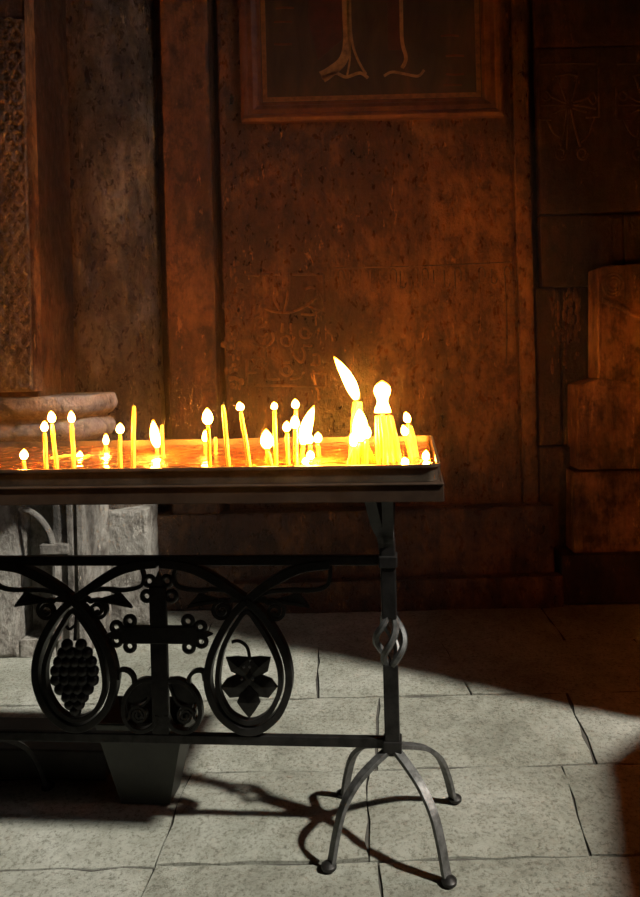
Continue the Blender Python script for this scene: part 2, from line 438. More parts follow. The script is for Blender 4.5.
for cx, cy in ((160, 380), (400, 440), (300, 640), (160, 600), (300, 480)):
    ks.append([kp(cx+math.cos(a)*(34-a*2.4), cy+math.sin(a)*(34-a*2.4)) for a in [i*.6 for i in range(13)]])
relief('cross_stone', 'square low relief cross stone on the brown wall behind the candles', ks, DP, .0065, M['wall'])
# worn beading down the left edge of the panel
bm = B(); e = empty('carved_border', P(238, 300, DP), 'worn lumpy carved border strip at left of the cross stone', 'carving')
for i in range(90):
    py = random.uniform(200, 400); px = min(242.5, random.gauss(234, 5))
    p = P(px, py, DP)-e.location; blob(bm, p, random.uniform(.004, .012), random.uniform(.6, 1.3), .35, random.uniform(.7, 2), 7, 5)
obj('relief', bm, M['wall'], e, smooth=1.2)
e = empty('drip_carving', P(570, 330, 3.05), 'worn vertical drip shaped carving left of the broken stone block', 'carving')
bm = B()
for i in range(110):
    px = random.choice((553, 558, 565, 570, 577))+random.gauss(0, 1.6); py = 290+abs(random.gauss(0, 45))
    p = P(px, min(py, 395), 3.052)-e.location; blob(bm, p, random.uniform(.005, .012), random.uniform(.5, 1), .5, random.uniform(1, 3), 7, 5)
obj('relief', bm, M['wall'], e, smooth=1.2)
# inscription strokes and the long line above them
bm = B(); ins = []
ins.append([(335, 268), (420, 266), (512, 262)])
ins.append([(505, 275), (507, 330), (506, 365)])
x = 338
while x < 508:
    y = 272-(x-338)*.02; h_ = random.uniform(10, 20)
    ins.append([(x, y), (x+.4, y+h_)])
    k = random.random()
    if k < .4: ins.append([(x, y), (x+3, y-2), (x+6, y+2), (x+6, y+h_*.6)])
    elif k < .7: ins.append([(x, y+h_), (x+4, y+h_+1), (x+6, y+h_-4)])
    x += random.uniform(9, 15)
relief('wall_inscription', 'worn row of engraved letter strokes right of the cross stone', ins, DP, .003, M['wall'], 'inscription')

# ------------------------------------------------------------------ stone column, slab, base at left
cD = 3.02; cc = P(112, 250, cD); r_ = .205
col = empty('stone_column', (cc.x, cD, 0), 'tall round worn stone column left of the flat pilaster', 'column')
bm = B(); nz = 220
lathe(bm, [(r_, .465+(2.9-.465)*i/nz) for i in range(nz+1)]+[(r_, ZC)], 0, 0, 90)
for v in bm.verts:
    n_ = worn((v.co.x, v.co.y, v.co.z), .009)
    rr = math.hypot(v.co.x, v.co.y)
    if rr > 0: v.co.x *= 1+n_/rr; v.co.y *= 1+n_/rr
obj('shaft', bm, M['column'], col, smooth=1)
# strips between slab and column
sx = fx(30, 250, 2.36)
bm = B(); box(bm, -1.6, sx-.018, 2.437, 2.63, .80, ZC); box(bm, -1.6, sx-.055, 2.62, YB, .80, ZC)
struct('trim_8', bm, M['pil'], bevel=.008)
# khachkar slab
zt, zs = fz(10, 18, 2.36), fz(20, 392, 2.36)
e = empty('carved_stone_slab', (sx-.3, 2.36, zs), 'tall grey stone slab with lace carving at the left edge', 'carved slab')
bm = B(); box(bm, -.3, .296, 0, .07, 0, zt-zs); obj('slab', bm, M['slab'], e, bevel=.012, seg=3)
bm = B()
nr = 36; hh = (zt-zs-.03)/nr
for j in range(nr):
    for i in range(16):
        c = Vector((.27-i*hh*1.0-(hh/2 if j % 2 else 0), -.005, .02+(j+.5)*hh))
        if c.x < -.28 or c.x > .285: continue
        rr = hh*.62
        pts = [c+Vector((rr*math.cos(a)*(1+.12*math.cos(4*a)), 0, rr*math.sin(a)*(1+.12*math.cos(4*a)))) for a in [k*2*PI/14 for k in range(14)]]
        tube(bm, pts, .0062, 6, True)
        blob(bm, c, .006, 1, .6, 1, 6, 4)
for xx in (.292,): tube(bm, [(xx, 0, .01), (xx, 0, zt-zs-.01)], .006, 6)
obj('lace_carving', bm, M['slab'], e, smooth=1.2)
bm = B(); rbox(bm, .296, .302, .004, .074, 0, ZC-zs, .001); o = obj('slab_edge', bm, M['bare_lit'], e, smooth=.7); o['label'] = 'slab edge with candlelight put into its lighter colour'  # side face coloured lighter to look candlelit
bm = B(); box(bm, -.3, .295, .01, .06, zt-zs+.006, ZC-zs); obj('upper_block', bm, M['wall2'], e, bevel=.008)
# moulded base under the slab
bD = 2.52; bx = fx(115, 415, bD)
zt2, zb2 = fz(60, 397, 2.32), fz(60, 446, 2.32)+.004
hb = zt2-zb2
cxr = bx-.20
e = empty('moulded_base', (cxr, bD, zb2), 'rounded double roll stone base ledge beneath the carved slab', 'stone base')
pr = [(.13, 0), (.155, .0), (.175, hb*.08), (.188, hb*.2), (.19, hb*.32), (.178, hb*.43), (.165, hb*.48), (.163, hb*.53), (.178, hb*.58), (.195, hb*.68), (.2, hb*.8), (.198, hb*.93), (.193, hb), (.0, hb)]
bm = B(); rings = []
for r, z in pr:
    ring = []
    for i in range(17):
        a = PI/2-PI*i/16
        ring.append(bm.verts.new((r*math.cos(a)+random.uniform(-.002, .002), r*math.sin(a)*1.0, z+random.uniform(-.0015, .0015))))
    ring = [bm.verts.new((-1.2, r, z))]+ring+[bm.verts.new((-.04*k, -r+random.uniform(-.004, .004), z+random.uniform(-.002, .002))) for k in range(1, 30)]+[bm.verts.new((-1.2, -r, z))]
    for v in ring:
        q = v.co; k_ = worn((q.x+5, q.y, q.z*1.5), .011); v.co = Vector((q.x-(k_ if q.x > 0 else 0), q.y+(k_ if q.y < 0 else 0), q.z+.25*k_))
    rings.append(ring)
for a, b in zip(rings, rings[1:]):
    for i in range(len(a)-1): bm.faces.new((a[i], a[i+1], b[i+1], b[i]))
bm.faces.new(rings[0])
bmesh.ops.remove_doubles(bm, verts=bm.verts, dist=.0001)
obj('moulding', bm, M['slab'], e, smooth=.9)
# pedestal below the base, with blind arch
pD = 2.5; pxr = fx(86, 560, pD)
e = empty('stone_pedestal', (pxr-.4, pD, 0), 'pale stone pedestal with a blind arch, lit by daylight at left', 'pedestal')
def pl(px, py, D=pD): return P(px, py, D)-e.location
bm = B()
xl_ = XL-e.location.x+.01; xr_ = .4
a0 = pl(18, 545).x; a1 = pl(52, 545).x; ztop = zb2-.008; zarch = pl(30, 512).z; zcap = pl(55, 545).z; zbot = pl(40, 640).z
# face outline around the niche: left pier, right pier, lintel, sill
rbox(bm, xl_, a0, 0, .25, 0, ztop, .006); rbox(bm, a1, xr_, 0, .25, 0, ztop, .006); box(bm, a0, a1, .1, .25, 0, ztop); box(bm, a0, a1, 0, .1, 0, zbot)
obj('block', bm, M['pale'], e, smooth=.7)
bm = B()
arc = [pl(a, b, pD-.008) for a, b in ((20, 508), (31, 512), (41, 520), (49, 532), (53, 545))]
tube(bm, smooth(arc, 6), .012, 8)
obj('arch_moulding', bm, M['pale'], e, smooth=1)
bm = B(); q = pl(43, 543); w = pl(71, 552)
box(bm, q.x, w.x, -.03, .02, w.z-.0, q.z); tube(bm, [pl(57, 552, pD-.01), pl(57, 640, pD-.01)], .016, 10)
for xx in (72, 82):
    p = pl(xx, 560); box(bm, p.x-.012, p.x+.010, -.014, .02, 0.002, ztop-.005)
obj('colonnette', bm, M['pale'], e, bevel=.003, smooth=.6)
# lit stone face behind, between pedestal and orange wall
bm = B(); rbox(bm, pxr-.2, fx(150, 560, 2.80), 2.78, 2.94, .0, .47, .006); struct('trim_6', bm, M['pale'], smooth=.7)

# right block
e = empty('stone_block', P(610, 560, 2.94), 'broken tan stone block glowing orange at the right edge', 'stone block')
e.location.z = 0
def rl(px, py, D=2.94): return P(px, py, D)-e.location
XRr = XR-e.location.x-.005
bm = B()
out = [rl(598, 268), rl(618, 266)]; 
pts = [rl(598, 390), rl(598, 268), rl(604, 266), rl(700, 258)]
pts[-1].x = XRr; pts.append(Vector((XRr, 0, rl(640, 390).z)))
prism(bm, pts, (0, .13, 0))
obj('upper_stone', bm, M['bare_lit'], e, bevel=.006)
bm = B()
pts = [rl(578, 470, 2.92), rl(578, 385, 2.92), rl(600, 378, 2.92), rl(640, 384, 2.92), rl(700, 380, 2.92), rl(700, 468, 2.92)]
pts[-1].x = XRr; pts[-2].x = XRr
prism(bm, pts, (0, .15, 0)); obj('middle_stone', bm, M['bare_lit'], e, bevel=.006)
bm = B()
pts = [rl(574, 554, 2.92), rl(574, 472, 2.92), rl(700, 470, 2.92), rl(700, 552, 2.92)]
pts[2].x = XRr; pts[3].x = XRr
prism(bm, pts, (0, .15, 0)); obj('lower_stone', bm, M['bare_lit'], e, bevel=.006)
bm = B()
q = rl(562, 556, 2.88); box(bm, q.x, XRr, -.06, .13, .0, q.z); obj('foot_course', bm, M['wall2'], e, bevel=.012)
bm = B(); c = rl(613, 285)
for k in range(3):
    tube(bm, [c+Vector(((.045-.013*k)*math.cos(a), -.004, (.05-.014*k)*math.sin(a))) for a in [i*2*PI/16 for i in range(16)]], .006, 6, True)
tube(bm, [rl(602, 300, 2.935), rl(620, 306, 2.935), rl(640, 318, 2.935), rl(660, 326, 2.935)], .014, 8)
tube(bm, [rl(594+6, 300, 2.935), rl(594+6, 385, 2.935)], .008, 8)
obj('carving', bm, M['bare_lit'], e, smooth=1)

# ------------------------------------------------------------------ framed painting
fD = DP-.001
fl_, fr_ = fx(241, 60, fD), fx(501, 60, fD); fb = fz(370, 121, fD); ft = fb+1.55
e = empty('framed_painting', ((fl_+fr_)/2, fD, fb), 'large dark painting of robed figures in a moulded wooden frame', 'painting')
W2 = (fr_-fl_)/2; HT = ft-fb
def rect_frame(bm, prof):     # prof: (inset, depth toward the viewer) steps
    rr = []
    for ins_, dep in prof:
        x = W2-ins_
        rr.append([bm.verts.new((-x, -dep, ins_)), bm.verts.new((x, -dep, ins_)), bm.verts.new((x, -dep, HT-ins_)), bm.verts.new((-x, -dep, HT-ins_))])
    for a, b in zip(rr, rr[1:]):
        for i in range(4): bm.faces.new((a[i], a[(i+1) % 4], b[(i+1) % 4], b[i]))
s_ = fD/F
bm = B(); rect_frame(bm, [(0, 0), (0, .03), (3*s_, .036), (6*s_, .034), (7.5*s_, .026), (12*s_, .028), (16*s_, .02), (17*s_, .014), (20*s_, .012), (20*s_, .002)])
obj('frame', bm, M['frame'], e)
bm = B(); box(bm, -W2+19*s_, W2-19*s_, -.006, -.0005, 19*s_, HT-19*s_); obj('canvas', bm, M['canvas'], e)
bm = B(); rect_frame(bm, [(21*s_, .006), (21*s_, .0085), (25.5*s_, .0085), (25.5*s_, .006)]); obj('painted_border', bm, M['gilt'], e)
def cl(px, py): return P(px, py, fD-.0075)-e.location
def paint(name, polys, mat):
    bm = B()
    for poly in polys: prism(bm, [cl(*p) for p in poly], (0, .0035, 0))
    obj(name, bm, mat, e)
paint('red_drapery', [[(312, -140), (344, -140), (342, 40), (318, 60), (308, 20)], [(386, -140), (408, -140), (402, 50), (388, 50)]], M['red'])
def stroke(bm, pts, w):
    strap(bm, smooth([cl(*p) for p in pts], 6), w, .003, Vector((0, -1, 0)))
bm = B()
stroke(bm, [(342, -140), (345, 0), (347, 40), (343, 60), (330, 72), (322, 77)], lambda f: .022+.03*f)
stroke(bm, [(350, -140), (350, 0), (352, 40), (358, 60), (366, 74)], .010)
stroke(bm, [(346, -100), (348, 20), (350, 55), (347, 76)], .008)
stroke(bm, [(322, 78), (335, 73), (346, 77), (360, 73), (368, 78)], .013)
obj('golden_robe', bm, M['gold'], e)
bm = B()
stroke(bm, [(398, -120), (401, 0), (402, 40), (406, 58), (402, 68)], .016)
stroke(bm, [(384, 76), (392, 72), (405, 74), (418, 76), (424, 70)], .011)
obj('second_robe', bm, M['gold'], e)
for px, py in ((283, 44), (283, 22), (285, 8), (450, 36), (455, 56), (455, 74), (453, 85)):
    bm = B(); stroke(bm, [(px-9, py), (px, py+random.uniform(-1, 1)), (px+9, py)], .008); obj('faded_lettering', bm, M['frame'], e)

# ------------------------------------------------------------------ candle stand
ST = empty('candle_stand', (ORG.x, ORG.y, 0), 'black wrought iron candle stand with cross, grapes and leaf scrollwork', 'candle stand', rz=-TH)
N0 = Vector((0, 1, 0))
zl = L(300, 740).z; zu = L(300, 560).z
ZB, ZT_ = zl, zu
TRX = L(440.5, 466, -.235).x            # right end of the tray
TZ1 = .858; TZ0 = TZ1-.032; FZ0 = TZ0-.035
print('bars', zl, zu, 'tray x', TRX, 'cross', L(158.5, 640), 'rim z', L(250, 468, -.235).z, L(250, 440, .24).z)
TX = TRX
bm = B()   # angle-iron frame under the tray (a picture frame with a ledge)
o_ = .008; yh = .24+o_; xh = TX+.005
box(bm, -xh, xh, -yh, -yh+.005, FZ0, TZ0-.001); box(bm, -xh, xh, -yh-.004, -yh+.012, TZ0-.004, TZ0-.0005); box(bm, -xh, xh, yh-.005, yh, FZ0, TZ0)
box(bm, -xh, -xh+.005, -yh+.005, yh-.005, FZ0, TZ0); box(bm, xh-.005, xh, -yh+.005, yh-.005, FZ0, TZ0)
box(bm, -xh+.005, xh-.005, -yh+.005, -yh+.04, TZ0-.006, TZ0-.001); box(bm, -xh+.005, xh-.005, yh-.04, yh-.005, TZ0-.006, TZ0-.001)
box(bm, -xh+.005, xh-.005, -.2, .2, TZ0-.006, TZ0-.001)
obj('top_frame', bm, M['fascia'], ST, bevel=.0015)
for sgn in (1, -1):
    px_ = sgn*HALF
    z1, z2 = .385, .492
    w = .0165
    bm = B(); box(bm, px_-w, px_+w, -w, w, .19, z1+.004); obj('lower_pole', bm, M['iron'], ST, bevel=.003)
    bm = B(); box(bm, px_-w, px_+w, -w, w, z2-.004, .66); obj('upper_pole', bm, M['iron'], ST, bevel=.003)
    bm = B()
    for k in range(4):
        pts = []
        for i in range(19):
            t = i/18; a = k*PI/2+PI*.15+PI*.7*t; rr = .010+.021*math.sin(PI*t)
            pts.append(Vector((px_+rr*math.cos(a), rr*math.sin(a), z1+(z2-z1)*t)))
        tube(bm, pts, .008, 6)
    o = obj('twisted_basket', bm, M['leg'], ST, smooth=1); o['label'] = 'grey twisted basket knot in the pole'
    for zz in (ZB-.004, ZT_):
        bm = B(); box(bm, px_-.0205, px_+.0205, -.0205, .0205, zz-.013, zz+.013); obj('collar', bm, M['iron'], ST, bevel=.003)
    bm = B()
    for ax, ay in ((-.035, -.16), (.008, -.16), (-.035, .16), (.008, .16)):
        sx_ = sgn
        pts = smooth([(px_+sx_*(-.006 if ax < 0 else .006), .006*(1 if ay > 0 else -1), .61), (px_+sx_*ax*.25, ay*.12, .665), (px_+sx_*ax*.6, ay*.45, .715), (px_+sx_*ax, ay, FZ0+.038)], 6)
        strap(bm, pts, .010, .024, Vector((1, 0, 0)))
    obj('bracket', bm, M['iron'], ST, bevel=.001)
    # four curved legs with pad feet
    feet = [fl(329, 869), fl(449, 884), fl(343, 796), fl(455, 801)]
    for fi, fw in enumerate(feet):
        f_ = Vector(((fw-ORG).dot(EX)-HALF, (fw-ORG).dot(NY), 0))
        if sgn < 0: f_ = Vector((-f_.x, f_.y, 0))
        hor = f_.normalized(); R = f_.length
        nrm = Vector((-hor.y, hor.x, 0))
        prof_ = [(.02, .205), (.12, .197), (.3, .183), (.55, .158), (.76, .118), (.88, .066), (.945, .022), (.97, .010)]
        pts = smooth([Vector((px_, 0, 0))+hor*R*a+Vector((0, 0, z)) for a, z in prof_], 5)
        bm = B(); strap(bm, pts, .010, .020, nrm)
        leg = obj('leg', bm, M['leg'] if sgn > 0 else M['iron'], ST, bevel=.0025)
        bm = B(); c = Vector((px_, 0, 0))+hor*R
        lathe(bm, [(.012, .0), (.016, .003), (.016, .009), (.009, .014), (.004, .016)], c.x, c.y, 16)
        obj('foot_pad', bm, M['iron'], leg, smooth=.7)
bm = B(); bw = .0105
box(bm, -HALF, HALF, -.008, .008, ZB-bw, ZB+bw); obj('lower_bar', bm, M['iron'], ST, bevel=.002)
bm = B(); box(bm, -HALF, HALF, -.008, .008, ZT_-bw, ZT_+bw); obj('upper_bar', bm, M['iron'], ST, bevel=.002)
xc = (L(249, 680).x+L(76, 680).x)/2
def S(pts, n=6, closed=False, dy=0): return smooth([L(a, b)+Vector((0, dy, 0)) for a, b in pts], n, closed)
def mirror(pts): return [Vector((2*xc-p.x, p.y, p.z)) for p in pts]
# ovals with their crossing arms, measured on the right one; the left is its mirror image
arm = [(247, 600), (229, 588), (212, 577), (196, 569), (178, 564.5), (160.5, 563)]
ovR = [(247, 600), (262, 613), (279, 638), (288, 662), (289, 686), (280, 711), (264, 726), (250, 730), (236, 726), (219, 711), (209, 686), (210, 662), (219, 638), (234, 613), (247, 600)]
armR = [(247, 600), (262, 588), (275, 580), (290, 572), (306, 566.5), (330, 564)]
inR = [(247.5, 611), (259, 624), (272, 646), (280, 668), (280, 690), (271, 710), (260, 719), (250, 721.5), (240, 719), (228, 710), (219, 690), (219, 668), (224, 646), (236, 624)]
thinL = [(176, 567), (174, 577), (178, 586), (195, 590), (215, 589), (232, 592), (245, 600)]
thinR = [(330, 566), (330, 577), (326, 586), (312, 590), (290, 590), (268, 592), (250, 600)]
leafL = [(245, 601), (225, 600), (205, 603), (188, 606.5), (196, 599), (201, 593), (208, 590)]
leafR = [(250, 601), (272, 600), (290, 603), (309, 606), (302, 599), (297, 593), (290, 590)]
def spiral(cx, cy, r0, r1, a0, a1, n=26):
    return [(cx+(r0+(r1-r0)*i/n)*math.cos(a0+(a1-a0)*i/n), cy+(r0+(r1-r0)*i/n)*math.sin(a0+(a1-a0)*i/n)) for i in range(n+1)]
scL = [(243, 598), (234, 598)]+spiral(222.5, 610, 10.5, 2.5, -.9, -.9-3.6*PI/1.0*1.0, 24)
scR = [(251, 598), (262, 598)]+spiral(275.5, 611, 10.5, 2.5, PI+.9, PI+.9+3.6*PI, 24)
px2m = 1.504/F
def medallion(mir, inner):
    g = (lambda p: mirror(p)) if mir else (lambda p: p)
    bm = B()
    strap(bm, g(S(ovR, 6)), 7.5*px2m, .024, N0)
    strap(bm, g(S(arm, 6)), lambda f: (8.5+1.5*math.sin(PI*f))*px2m, .020, N0)
    strap(bm, g(S(armR, 6)), lambda f: (8.5+1.5*math.sin(PI*f))*px2m, .020, N0)
    o = obj('oval_strap', bm, M['iron'], ST, bevel=.0015)
    bm = B(); strap(bm, g(S(inR, 6, True)), 5*px2m, .018, N0, True); obj('inner_ring', bm, M['iron'], ST, bevel=.0012)
    bm = B()
    for t in (thinL, thinR): strap(bm, g(S(t, 6)), 4*px2m, .010, N0)
    obj('tendril', bm, M['iron'], ST, bevel=.001)
    for lf in (leafL, leafR):
        bm = B(); pts = g(S(lf, 1)); strap(bm, pts, 3.2*px2m, .008, N0)
        a_, b_, c_ = g([L(*lf[3]), L(*lf[2]), L(*lf[-2])])
        prism(bm, [a_-N0*.002, b_-N0*.002, g([L(*lf[1])])[0]-N0*.002, c_-N0*.002] , N0*.004)
        obj('pointed_leaf', bm, M['iron'], ST)
    for sc in (scL, scR):
        bm = B(); strap(bm, g(S(sc, 3)), 3.6*px2m, .012, N0); obj('scroll', bm, M['iron'], ST, bevel=.001)
medallion(False, None)
medallion(True, None)
# grape cluster
bm = B()
rowsg = [(644, (68, 82)), (652, (64, 72, 80, 88)), (661, (60, 68, 76, 84, 92)), (670, (57, 66, 75, 84, 94)), (679, (57, 66, 75, 84, 94)), (688, (61, 70, 79, 89)), (696, (68, 76, 84)), (703, (71, 80)), (709, (76.5,))]
bm = B()
for ri, (y, xs) in enumerate(rowsg):
    for x in xs:
        p = L(x, y); blob(bm, (p.x, -.004, p.z), 6.3*px2m, 1, .75, 1, 12, 8)
pp = L(75.5, 675); blob(bm, (pp.x, 0, pp.z), 18*px2m, 1, .3, 1.6, 12, 8)
gr = obj('grape_cluster', bm, M['iron'], ST, smooth=1.2)
bm = B(); tube(bm, S([(77, 610), (76, 622), (75, 640)]), 1.9*px2m, 8); tube(bm, S([(76, 624), (70, 629), (66, 626)]), 1.6*px2m, 8)
obj('stem', bm, M['iron'], gr, smooth=1)
# vine leaf: five lobes with rivets
def lobe(bm, pts, dy=0):
    q = [L(a, b)+Vector((0, dy-.002, 0)) for a, b in pts]; c = sum(q, Vector())/len(q)+Vector((0, -.007, 0))
    v = [bm.verts.new(x) for x in q]; b2 = [bm.verts.new(x+Vector((0, .004, 0))) for x in q]; cv = bm.verts.new(c)
    n = len(v)
    for i in range(n):
        j = (i+1) % n; bm.faces.new((v[i], v[j], cv)); bm.faces.new((v[i], b2[i], b2[j], v[j]))
    bm.faces.new(b2)
vl = B()
lobe(vl, [(236, 662), (263, 662), (262, 676), (256, 690), (250, 694), (243, 690), (237, 676)], .003)
lobe(vl, [(226, 657), (238, 656), (249.5, 657), (250, 677), (241, 676), (231, 671)])
lobe(vl, [(271, 657), (260, 656), (250.5, 657), (250, 677), (259, 676), (268, 671)])
lobe(vl, [(221, 686), (227, 678), (236, 674), (248, 679), (247, 688), (240, 696), (230, 697)], -.002)
lobe(vl, [(278, 686), (272, 678), (262, 674), (251, 679), (252, 688), (259, 696), (269, 697)], -.002)
lobe(vl, [(250, 685), (258, 692), (261, 701), (256, 709), (250, 717), (243, 709), (237.5, 701), (241, 692)], -.004)
vine = obj('vine_leaf', vl, M['iron'], ST)
bm = B(); tube(bm, S([(232, 642), (239, 641), (247, 647), (250, 660)]), 1.8*px2m, 8); obj('stem', bm, M['iron'], vine, smooth=1)
for x, y in ((245, 664.5), (251, 664.5), (243, 676.5), (254, 676.5)):
    p = L(x, y); bm = B(); blob(bm, (p.x, -.012, p.z), .0032, 1, .8, 1, 8, 6); o = obj('rivet', bm, M['leg'], vine, smooth=1)
# cross
bm = B()
q0, q1 = L(151.3, 650), L(168, 650); box(bm, q0.x, q1.x, -.007, .005, ZB+bw-.002, L(159, 586).z)
q0, q1 = L(122, 634), L(197, 634); box(bm, q0.x, q1.x, -.0075, .0055, L(159, 643).z, L(159, 625.5).z)
crs = obj('cross', bm, M['iron'], ST, bevel=.002)
ends = [('top', [(149.5, 581), (167, 581), (147, 596), (171.5, 596)], [(158.8, 571), (154, 582), (158, 594), (163, 582)]),
        ('left', [(130, 621), (130, 646), (116.5, 640.5), (116.5, 627)], [(106, 634), (117, 629), (128, 634), (117, 639)]),
        ('right', [(188, 621), (189, 647), (201.5, 641.5), (200.5, 627)], [(213, 634), (202, 629), (190, 634), (202, 639)])]
for nm, rs, tip in ends:
    bm = B()
    for x, y in rs:
        c = L(x, y); tube(bm, [c+Vector((5*px2m*math.cos(a), 0, 5*px2m*math.sin(a))) for a in [k*2*PI/16 for k in range(16)]], 2.6*px2m, 8, True)
    prism(bm, [L(*t)-N0*.005 for t in tip], N0*.010)
    obj('trefoil_end', bm, M['iron'], crs, smooth=.9)
# volutes at the foot of the cross
vo = [(169, 680), (180, 680), (190, 686), (198, 697), (201, 711), (198, 723), (190, 730), (180, 730), (171, 724), (167, 714)]
vi = [(170, 684), (176, 700), (184, 706), (193, 706)]
hook = [(189, 686), (189.5, 677), (195, 671), (203, 671), (205, 680)]
for mir in (False, True):
    g = mirror if mir else (lambda p: p)
    bm = B(); strap(bm, g(S(vo, 6)), 4.5*px2m, .016, N0); vol = obj('volute', bm, M['iron'], ST, bevel=.0012)
    bm = B(); strap(bm, g(S([(190, 728), (198, 722)]+spiral(186, 715, 9, 1.5, .2, .2-4.4*PI, 34), 2)), 2.6*px2m, .012, N0)
    blob(bm, g([L(186, 715)])[0], 3*px2m, 1, .6, 1, 8, 6)
    obj('spiral', bm, M['iron'], vol)
    bm = B(); prism(bm, [p-N0*.0015 for p in g([L(a, b) for a, b in ((170, 681), (182, 682), (192, 690), (198, 702), (190, 704), (180, 700), (174, 694))])], N0*.003)
    strap(bm, g(S(vi, 5)), 2.5*px2m, .010, N0)
    obj('folded_leaf', bm, M['iron'], vol)
    bm = B(); strap(bm, g(S(hook, 6)), 4*px2m, .012, N0); obj('hook', bm, M['iron'], vol, bevel=.001)

# ------------------------------------------------------------------ tray
TR = empty('candle_tray', (ORG.x, ORG.y, TZ0), 'long shallow tarnished metal tray full of lit candles', 'tray', rz=-TH)
bm = B(); th = .004; x_, y_ = TX, .24; hgt = TZ1-TZ0
def rrect(x, y, r, z, k=5):
    out = []
    for cx, cy, a0 in ((x-r, y-r, 0), (-x+r, y-r, PI/2), (-x+r, -y+r, PI), (x-r, -y+r, 1.5*PI)):
        for i in range(k+1):
            a = a0+PI/2*i/k; out.append(Vector((cx+r*math.cos(a), cy+r*math.sin(a), z)))
    return out
secs = [rrect(x_-.006, y_-.006, .02, 0), rrect(x_-.004, y_-.004, .02, hgt-.008), rrect(x_, y_, .022, hgt-.005), rrect(x_, y_, .022, hgt), rrect(x_-.006, y_-.006, .018, hgt), rrect(x_-.008, y_-.008, .016, .004)]
vs = [[bm.verts.new(p) for p in s] for s in secs]
for a, b in zip(vs, vs[1:]):
    for i in range(len(a)): j = (i+1) % len(a); bm.faces.new((a[i], a[j], b[j], b[i]))
bm.faces.new(vs[0][::-1]); bm.faces.new(vs[-1])
obj('pan', bm, M['tin'], TR, smooth=.6)
# wet sand
WZ = TZ1-.013
sx0, sy0 = TX-.011, .229
bm = B(); nx, ny = 200, 56; g_ = []
for j in range(ny+1):
    row = []
    for i in range(nx+1):
        x = -sx0+2*sx0*i/nx; y = -sy0+2*sy0*j/ny
        z = .0012*math.sin(x*90+math.sin(y*40)*1.5)*math.sin(y*70+x*13)+random.uniform(-.0005, .0005)
        row.append(bm.verts.new((x, y, z)))
    g_.append(row)
for j in range(ny):
    for i in range(nx): bm.faces.new((g_[j][i], g_[j][i+1], g_[j+1][i+1], g_[j+1][i]))
bd = [g_[0][i] for i in range(nx+1)]+[g_[j][nx] for j in range(1, ny+1)]+[g_[ny][i] for i in range(nx-1, -1, -1)]+[g_[j][0] for j in range(ny-1, 0, -1)]
dn = [bm.verts.new((v.co.x, v.co.y, -(WZ-TZ0)+.0045)) for v in bd]
for i in range(len(bd)): j = (i+1) % len(bd); bm.faces.new((bd[i], dn[i], dn[j], bd[j]))
bm.faces.new(dn[::-1])
so = obj('wet_sand', bm, M['sand'], None, smooth=1)
so.location = (ORG.x, ORG.y, WZ); so.rotation_euler = (0, 0, -TH)
tag(so, 'glistening wet orange sand filling the candle tray', 'sand', kind='stuff')

# ------------------------------------------------------------------ candles
def flame_mesh(bm, a, b, w, w2=None, bend=0):
    a, b = Vector(a), Vector(b); n = 12; pts = []; d = b-a
    side = Vector((1, 0, 0))
    for i in range(n+1):
        t = i/n; pts.append(a+d*t+side*bend*math.sin(PI*t)*d.length)
    def rad(f):
        return max(.0004, w*math.sin(PI*min(1, .04+f*.96)**.75)**.75)
    if w2:
        def rad(f):
            return max(.0004, w*(.8+.2*math.cos(f*9))*(1 if f < .85 else max(0.05, (1-f)/.15)**.6))
    sweep(bm, pts, lambda i, f: circ(rad(f), 10))
CR = .0042
def candle(label, bx_, ly, top, flame=None, fw=5, group=None, r=CR, tall=0, bend=0, w2=None, ly2=None, wickless=False):
    """bx_: where the foot stands; top: where the wax ends; flame: where its tip ends"""
    # foot in the sand
    for yy in (460,):
        b = L(bx_, yy, ly)
    b.z = WZ-.006
    t = L(top[0], top[1], ly if ly2 is None else ly2)
    wb = ORG+EX*b.x+NY*b.y; wb.z = WZ-.006
    e = empty('candle', wb, label, 'candle', rz=-TH, group=group)
    o0 = Vector((0, 0, 0)); t0 = Vector((t.x-b.x, t.y-b.y, t.z-b.z))
    bm = B(); n = 8
    pts = [o0.lerp(t0, i/n)+Vector((.0004*math.sin(i*.9+bx_), 0, 0)) for i in range(n+1)]; pts[0] = o0
    tube(bm, pts, lambda f: r*(1.0 if f < .93 else .72), 10)
    obj('wax_body', bm, M['wax'], e, smooth=.9)
    top_ = pts[-1]
    if not wickless:
        bm = B(); tube(bm, [top_-Vector((0, 0, .002)), top_+Vector((.0005, 0, .003)), top_+Vector((.001, 0, .006))], .0009, 6); obj('wick', bm, M['wick'], e)
    if flame:
        ft_ = L(flame[0], flame[1], ly if ly2 is None else ly2)
        tip = Vector((ft_.x-b.x, ft_.y-b.y, ft_.z-b.z))
        bm = B(); flame_mesh(bm, top_+Vector((0, 0, .0035)), tip, fw*px2m*(.42 if fw < 10 else .46), w2, bend)
        obj('flame', bm, M['flame'], e, smooth=1.5)
    return e
G1 = 'candles standing in the tray'
candle('short lit candle stub at the far left of the tray', 24, -.17, (24, 461), (24, 449), 8, G1)
candle('leftmost of three tall lit candles before the stone base', 46.5, -.17, (44.5, 433), (44.5, 421), 7, G1)
candle('middle and tallest of three lit candles before the stone base', 57, -.15, (52, 424), (51, 411), 8, G1)
candle('right and straight one of three lit candles before the stone base', 74, -.15, (72, 424), (71, 411), 7, G1)
candle('tiny low burning stub just right of the three tall left candles', 80, .02, (80, 461), (80, 451), 7, G1)
candle('short lit candle near the back rim with its flame mirrored below', 106, .14, (106, 446), (106, 434), 7, G1)
candle('medium lit candle just left of a tall unlit one', 120, -.16, (120, 435), (120, 423), 8, G1)
candle('tall straight unlit candle in the left half of the tray', 133, -.15, (134, 406), None, 5, G1)
